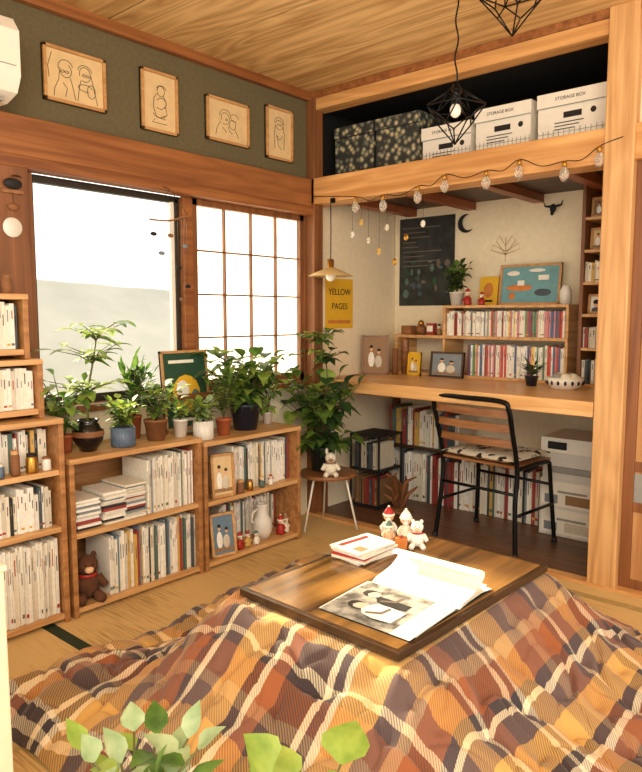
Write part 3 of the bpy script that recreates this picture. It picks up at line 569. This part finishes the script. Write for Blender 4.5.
bl=[(.363,1.71),(.54,1.70),(.746,1.72),(.896,1.755),(1.11,1.745),(1.267,1.77),(1.468,1.735),(1.61,1.775)]
b=MB(); pts=[(.06,-.05,1.8)]
for i,(x,z) in enumerate(bl):
    pts.append((x,-.055,z+.055))
    if i<len(bl)-1: pts.append(((x+bl[i+1][0])/2,-.058,(z+bl[i+1][1])/2+.03))
pts.append((1.7,-.06,1.85)); b.tube(sm(pts),.0018,BLK,5)
for x,z in bl:
    b.lathe([(0,.055),(.009,.05),(.01,.028),(.008,.028)],(x,-.062,z),BRASS,10); b.lathe([(.008,.03),(.019,.008),(.02,-.008),(.012,-.026),(0,-.032)],(x,-.062,z),CL,14); b.tube([(x,-.062,.03+z),(x,-.062,z-.01)],.002,BRASS,4)
b.done('string_lights')
b=MB()
for x,z,k in ((.27,1.6,0),(.38,1.56,3),(.45,1.5,1),(.62,1.56,2),(.5,1.62,3),(.55,1.44,2),(.33,1.66,1),(.72,1.62,0)):
    b.tube([(x,.03,1.76),(x,.03,z)],.0008,STRING,4); b.ball((x,.03,z-.015),(.014,.006,.018),[WPOT,BM[5],BRASS,BM[9]][k]); b.leaf((x-.02,.03,z-.02),(1,0,.2),.04,.02,BRASS,.2)
b.done('hanging_ornament_strands')
b=MB(); xx=.1; yc=-1.05
top=Vector((xx,yc,1.70)); b.tube([(.05,yc,1.72),top],.002,STRING,4)
L=Vector((xx,yc-.11,1.56)); Rr=Vector((xx,yc+.1,1.60)); b.tube([top,L],.0012,STRING,4); b.tube([top,Rr],.0012,STRING,4); b.tube(sm([L,(xx,yc,1.565),Rr]),.004,W_slat,6)
for k,(yy,z) in enumerate(((-.09,1.50),(-.05,1.42),(0,1.5),(.04,1.36),(.08,1.46),(.06,1.22),(.09,1.28))):
    b.tube([(xx,yc+yy,1.58),(xx,yc+yy,z)],.0009,STRING,4); b.ball((xx,yc+yy,z),(.006,.018,.009),[BLKP,BM[7],W_slat][k%3],8); b.leaf((xx,yc+yy,z),(0,1,.5),.03,.014,BLKP,.2); b.leaf((xx,yc+yy,z),(.3,-1,.3),.025,.012,BLKP,.2)
b.done('bird_mobile')
# ---------------------------------------------------------------- KOTATSU
KC=Vector((1.52,-1.31)); hx,hy=.28,.385; rot=math.radians(-2); TZ=.38
b=MB(); b.rbox((KC.x,KC.y,TZ-.022),(2*hx,2*hy,.0215),rot,W_edge); b.rbox((KC.x,KC.y,TZ-.01),(2*hx-.03,2*hy-.03,.01),rot,W_top); b.rbox((KC.x,KC.y,.30),(2*hx-.06,2*hy-.06,.04),rot,W_dark)
for sx in (-1,1):
    for sy in (-1,1): b.rbox((KC.x+sx*(hx-.06),KC.y+sy*(hy-.06),0),(.045,.045,.30),rot,W_dark)
b.done('kotatsu_table',.002)
X0,X1,Y0,Y1=.635,2.46,-2.19,-.50; NX,NY=360,340
def base(x,y):
    dx=max(0,abs(x-KC.x)-hx+.01); dy=max(0,abs(y-KC.y)-hy+.01); q=math.hypot(dx,dy)
    return q,dx,dy
def plain(x,y):
    q,_,_=base(x,y); return .075+.275*math.exp(-(q/.23)**1.6)
us=[[0]*(NY+1) for _ in range(NX+1)]; vv=[[0]*(NY+1) for _ in range(NX+1)]
xs=[X0+(X1-X0)*i/NX for i in range(NX+1)]; ys=[Y0+(Y1-Y0)*j/NY for j in range(NY+1)]
HP=[[plain(x,y) for y in ys] for x in xs]
ci=NX//2; cj=NY//2
for j in range(NY+1):
    for i in range(ci+1,NX+1): us[i][j]=us[i-1][j]+math.hypot(xs[i]-xs[i-1],HP[i][j]-HP[i-1][j])
    for i in range(ci-1,-1,-1): us[i][j]=us[i+1][j]-math.hypot(xs[i]-xs[i+1],HP[i][j]-HP[i+1][j])
for i in range(NX+1):
    for j in range(cj+1,NY+1): vv[i][j]=vv[i][j-1]+math.hypot(ys[j]-ys[j-1],HP[i][j]-HP[i][j-1])
    for j in range(cj-1,-1,-1): vv[i][j]=vv[i][j+1]-math.hypot(ys[j]-ys[j+1],HP[i][j]-HP[i][j+1])
vs=[];fs=[];uvs=[]
T=.19
for i in range(NX+1):
    for j in range(NY+1):
        x,y=xs[i],ys[j]; q,dx,dy=base(x,y); h=HP[i][j]
        u,v=us[i][j],vv[i][j]; P=Vector((x,y,0))
        wu=u+.04*noise.noise(P*3+Vector((5,5,5))); wv=v+.04*noise.noise(P*3+Vector((1,7,2)))
        gu=wu/T;gv=wv/T; d1=math.hypot(gu-round(gu),gv-round(gv)); d2=math.hypot(gu-math.floor(gu)-.5,gv-math.floor(gv)-.5)
        d=min(d1,d2)*T
        puff=1-math.exp(-(d/.03)**1.5)
        f=min(1,q/.05)
        nz=noise.noise(P*2.6+Vector((0,0,1.3)))*.045
        c1=abs(noise.noise(P*5+Vector((3,1,4)))); c2=abs(noise.noise(P*10+Vector((13,1,4))))
        crease=.020*math.exp(-(c1/.07)**2)+.008*math.exp(-(c2/.07)**2)
        h=h+f*(puff*.028-.016+nz-crease)
        ed=min(x-X0,X1-x,y-Y0,Y1-y)+.02*noise.noise(P*4); h*= math.sqrt(max(0,min(1,ed/.06)))
        h=max(h,.003)
        wob=.03*min(1,q/.5)
        vs.append((x+wob*noise.noise(Vector((x*1.6,y*1.6,9))),y+wob*noise.noise(Vector((x*1.6,y*1.6,19))),h)); uvs.append((u,v))
for i in range(NX):
    for j in range(NY):
        a=i*(NY+1)+j; fs.append((a,a+NY+1,a+NY+2,a+1))
me=bpy.data.meshes.new('kotatsu_blanket'); me.from_pydata(vs,[],fs); uvl=me.uv_layers.new(name='UVMap')
for lp in me.loops: uvl.data[lp.index].uv=uvs[lp.vertex_index]
me.polygons.foreach_set('use_smooth',[True]*len(fs))
bo=bpy.data.objects.new('kotatsu_blanket',me); scene.collection.objects.link(bo)
m,nt,bs=newmat('plaid_quilt'); bs.inputs['Roughness'].default_value=.9
try: bs.inputs['Sheen Weight'].default_value=.15
except Exception: pass
uvn=nt.nodes.new('ShaderNodeUVMap'); sp=nt.nodes.new('ShaderNodeSeparateXYZ'); nt.links.new(uvn.outputs[0],sp.inputs[0])
def ramp(sock,period,off,stops):
    a=nt.nodes.new('ShaderNodeMath'); a.operation='MULTIPLY_ADD'; a.inputs[1].default_value=1/period; a.inputs[2].default_value=off; nt.links.new(sock,a.inputs[0])
    fr=nt.nodes.new('ShaderNodeMath'); fr.operation='FRACT'; nt.links.new(a.outputs[0],fr.inputs[0])
    r=nt.nodes.new('ShaderNodeValToRGB'); r.color_ramp.interpolation='CONSTANT'; el=r.color_ramp.elements
    el[0].position=0; el[0].color=lin(stops[0][1]); el[1].position=stops[1][0]; el[1].color=lin(stops[1][1])
    for p,c in stops[2:]: e=el.new(p); e.color=lin(c)
    nt.links.new(fr.outputs[0],r.inputs['Fac']); return r.outputs['Color']
DB=(58,40,36);MU=(204,156,82);CR=(226,208,174);MV=(98,76,72);RU=(150,84,44);NV=(56,48,54);LB=(170,136,100)
su=[(0,DB),(.14,CR),(.165,NV),(.20,CR),(.225,MU),(.36,MV),(.45,LB),(.50,RU),(.61,NV),(.65,CR),(.675,MV),(.76,MU),(.87,DB),(.91,CR),(.935,RU)]
cu_=ramp(sp.outputs[0],.72,.02,su); cv_=ramp(sp.outputs[1],.72,.3,su)
a=nt.nodes.new('ShaderNodeMath'); a.operation='ADD'; nt.links.new(sp.outputs[0],a.inputs[0]); nt.links.new(sp.outputs[1],a.inputs[1])
a2=nt.nodes.new('ShaderNodeMath'); a2.operation='MULTIPLY'; a2.inputs[1].default_value=110; nt.links.new(a.outputs[0],a2.inputs[0])
pg=nt.nodes.new('ShaderNodeMath'); pg.operation='PINGPONG'; pg.inputs[1].default_value=.5; nt.links.new(a2.outputs[0],pg.inputs[0])
mr=nt.nodes.new('ShaderNodeMapRange'); mr.inputs['From Min'].default_value=.1; mr.inputs['From Max'].default_value=.4; mr.inputs['To Min'].default_value=.15; mr.inputs['To Max'].default_value=.65; nt.links.new(pg.outputs[0],mr.inputs['Value'])
mx=nt.nodes.new('ShaderNodeMix'); mx.data_type='RGBA'; nt.links.new(mr.outputs[0],mx.inputs[0]); nt.links.new(cu_,mx.inputs[6]); nt.links.new(cv_,mx.inputs[7])
nt.links.new(mx.outputs[2],bs.inputs['Base Color'])
nn=nt.nodes.new('ShaderNodeTexNoise'); nn.inputs['Scale'].default_value=300; bp=nt.nodes.new('ShaderNodeBump'); bp.inputs['Strength'].default_value=.2; bp.inputs['Distance'].default_value=.003; nt.links.new(nn.outputs['Fac'],bp.inputs['Height']); nt.links.new(bp.outputs[0],bs.inputs['Normal'])
me.materials.append(m)
b=MB(); z=TZ
for k in range(6):
    t=.0065; a=R.uniform(-.15,.1); cc=(1.325+R.uniform(-.006,.006),-1.235+R.uniform(-.006,.006),z)
    b.rbox(cc,(.125,.175,t-.0008),a,[BM[1],BM[0],RED,BM[1],BM[2],BM[1]][k]); z+=t
b.rbox((cc[0],cc[1],z-.0008),(.118,.168,.0006),a,BM[0]); b.rbox((cc[0]-.035,cc[1],z-.0004),(.02,.13,.0006),a,RED); b.rbox((cc[0]+.02,cc[1]+.02,z-.0004),(.06,.08,.0006),a,BM[9]); b.rbox((cc[0]+.03,cc[1]-.05,z-.0004),(.04,.04,.0006),a,BM[11])
b.done('magazine_stack')
doll('santa_figurine',(1.285,-1.04,TZ),.11,BM[1],.6,RED); doll('figurine',(1.36,-1.045,TZ),.115,BM[2],.6,BM[1]); doll('figurine',(1.32,-1.09,TZ),.08,SKIN,.6,BM[6]); bear('plush_bear',(1.415,-1.06,TZ),.5,BM[1],.6,RED)
b=MB(); b.rbox((1.38,-1.10,TZ),(.04,.03,.035),.4,ORANGE); b.rbox((1.38,-1.10,TZ+.035),(.008,.03,.003),.4,RED); b.done('small_gift_box',.002)
m,nt,bs=newmat('magazine_photo'); tc=nt.nodes.new('ShaderNodeTexCoord'); no=nt.nodes.new('ShaderNodeTexNoise'); no.inputs['Scale'].default_value=30; no.inputs['Detail'].default_value=5; nt.links.new(tc.outputs['Object'],no.inputs['Vector']); r=nt.nodes.new('ShaderNodeValToRGB'); r.color_ramp.elements[0].position=.35; r.color_ramp.elements[0].color=lin((96,94,90)); r.color_ramp.elements[1].position=.6; r.color_ramp.elements[1].color=lin((186,182,172)); nt.links.new(no.outputs['Fac'],r.inputs['Fac']); nt.links.new(r.outputs['Color'],bs.inputs['Base Color']); bs.inputs['Roughness'].default_value=.4; BW=m
b=MB(); xa,xb=1.49,1.775; sy=-1.41
def sheet(prof,mat,xa=xa,xb=xb):
    n=len(prof); vs=[]
    for (y,z) in prof: vs+=[(xa,y,z),(xb,y,z)]
    fs=[(2*i,2*i+1,2*i+3,2*i+2) for i in range(n-1)]; b.add(vs,fs,mat,True)
left=[(sy,TZ+.004),(sy-.02,TZ+.012),(sy-.08,TZ+.011),(sy-.16,TZ+.008),(sy-.235,TZ+.004)]
sheet(left,PAPER); sheet([(y,z-.004) for y,z in left],PAPER)
sheet([(y,z+.0007) for y,z in left[1:]],BW,xa+.006,xb-.06)
fy=sy-.12
def fig(fx,yy,sc,coat,hair=INK):
    zz=TZ+.0105
    def poly(pts,mat,h): b.add([(fx+sc*px_,yy+sc*py_,zz+h) for px_,py_ in pts],[tuple(range(len(pts)))],mat)
    poly([(.085,-.035),(.085,.035),(.03,.04),(-.005,.036),(-.022,.012),(-.024,-.012),(-.005,-.034),(.03,-.042)],coat,.0010)
    poly([(-.02,-.008),(-.03,-.017),(-.05,-.018),(-.062,-.008),(-.062,.008),(-.05,.018),(-.03,.016),(-.02,.008)],BM[9],.0014)
    poly([(-.045,-.02),(-.06,-.019),(-.072,-.008),(-.072,.010),(-.058,.021),(-.035,.021),(-.05,.012),(-.056,-.006)],hair,.0018)
    poly([(.0,-.03),(.04,-.01),(.045,.03),(.035,.034),(.03,.0),(-.002,-.02)],INK2,.0016)
fig(1.60,fy+.035,1,BM[10]); fig(1.61,fy-.045,1,BM[1])
for k in range(6): sheet([(y,z+.0012) for y,z in left[1:4]],INK2,xb-.052+.008*k,xb-.0505+.008*k)
rt_=[(0,sy,TZ+.004),(0,sy+.02,TZ+.014),(0,sy+.06,TZ+.02),(0,sy+.10,TZ+.03),(0,sy+.13,TZ+.048),(0,sy+.135,TZ+.064),(0,sy+.118,TZ+.073),(0,sy+.095,TZ+.066)]
sheet([(p.y,p.z) for p in sm(rt_,5)],PAPER)
sheet([(sy,TZ+.002),(sy+.05,TZ+.008),(sy+.12,TZ+.01),(sy+.18,TZ+.004)],PAPER); sheet([(sy,TZ+.003),(sy+.02,TZ+.011),(sy+.09,TZ+.015),(sy+.15,TZ+.024)],PAPER)
b.box((xa,sy-.235,TZ),(xb,sy+.18,TZ+.0015),BM[10])
b.done('open_magazine',recalc=False)
# ---------------------------------------------------------------- FOREGROUND
b=MB(); b.box((.85,-2.8,0),(1.18,-2.32,.60),CREAM); b.box((.845,-2.805,.60),(1.185,-2.315,.615),CREAM); b.done('white_cabinet',.004)
def stand(x,y,z):
    b=MB(); b.lathe([(0,z-.02),(.11,z-.02),(.115,z-.01),(.11,z),(0,z)],(x,y,0),W_slat,28,False)
    for k in range(3):
        a=k*2.094+.4; b.tube([(x+.07*math.cos(a),y+.07*math.sin(a),z-.02),(x+.09*math.cos(a),y+.09*math.sin(a),0)],.008,W_slat,8)
    b.done('plant_stand')
stand(1.93,-2.5,.36); b=MB(); pot(b,(1.93,-2.5,.36),.06,.1,WPOT,0); foliage(b,(1.93,-2.5,.45),16,.165,.10,.065,.03,[G4,G1,G4,G2],6,.25,1,clipx=1,up=.2); b.done('potted_variegated_plant')
stand(2.13,-2.42,.34); b=MB(); pot(b,(2.13,-2.42,.34),.06,.1,TERRA,0); foliage(b,(2.13,-2.42,.43),9,.215,.1,.08,.06,[G2,G2,G2,G4],4,.3,1,clipx=1); b.done('potted_broadleaf_plant')
# ---------------------------------------------------------------- LIGHTING
w=bpy.data.worlds.new('w'); scene.world=w; w.use_nodes=True; bg=w.node_tree.nodes['Background']; bg.inputs[0].default_value=(1,.96,.88,1); bg.inputs[1].default_value=2.0
def light(kind,name,loc,tgt,e,col,size=1,sy=None):
    l=bpy.data.lights.new(name,kind); l.energy=e; l.color=col
    if kind=='AREA': l.shape='RECTANGLE'; l.size=size; l.size_y=sy or size
    if kind=='SUN': l.angle=math.radians(size)
    o=bpy.data.objects.new(name,l); scene.collection.objects.link(o); o.location=loc; d=Vector(tgt)-Vector(loc); o.rotation_euler=d.to_track_quat('-Z','Y').to_euler(); return o
light('SUN','sun_light',(-4,-.75,3.0),(0,-1.15,1.1),20.0,(1,.84,.58),4)
light('AREA','room_fill_light',(3.2,-3.4,2.1),(.8,0,1.0),78,(1,.88,.67),1.4,1.2)
# ---------------------------------------------------------------- CAMERA
f=690.0; yaw=math.atan(599/690); pit=math.radians(5.87)
fw=Vector((-math.sin(yaw)*math.cos(pit), math.cos(yaw)*math.cos(pit), -math.sin(pit)))
rt=Vector((math.cos(yaw),math.sin(yaw),0)); up=rt.cross(fw)
cd=bpy.data.cameras.new("camera"); co=bpy.data.objects.new("camera",cd); scene.collection.objects.link(co)
Mx=Matrix((rt,up,-fw)).transposed().to_4x4(); Mx.translation=(2.64,-2.96,1.15); co.matrix_world=Mx
cd.sensor_fit='HORIZONTAL'; cd.sensor_width=36; cd.lens=f/642*36; cd.clip_start=.02
scene.camera=co
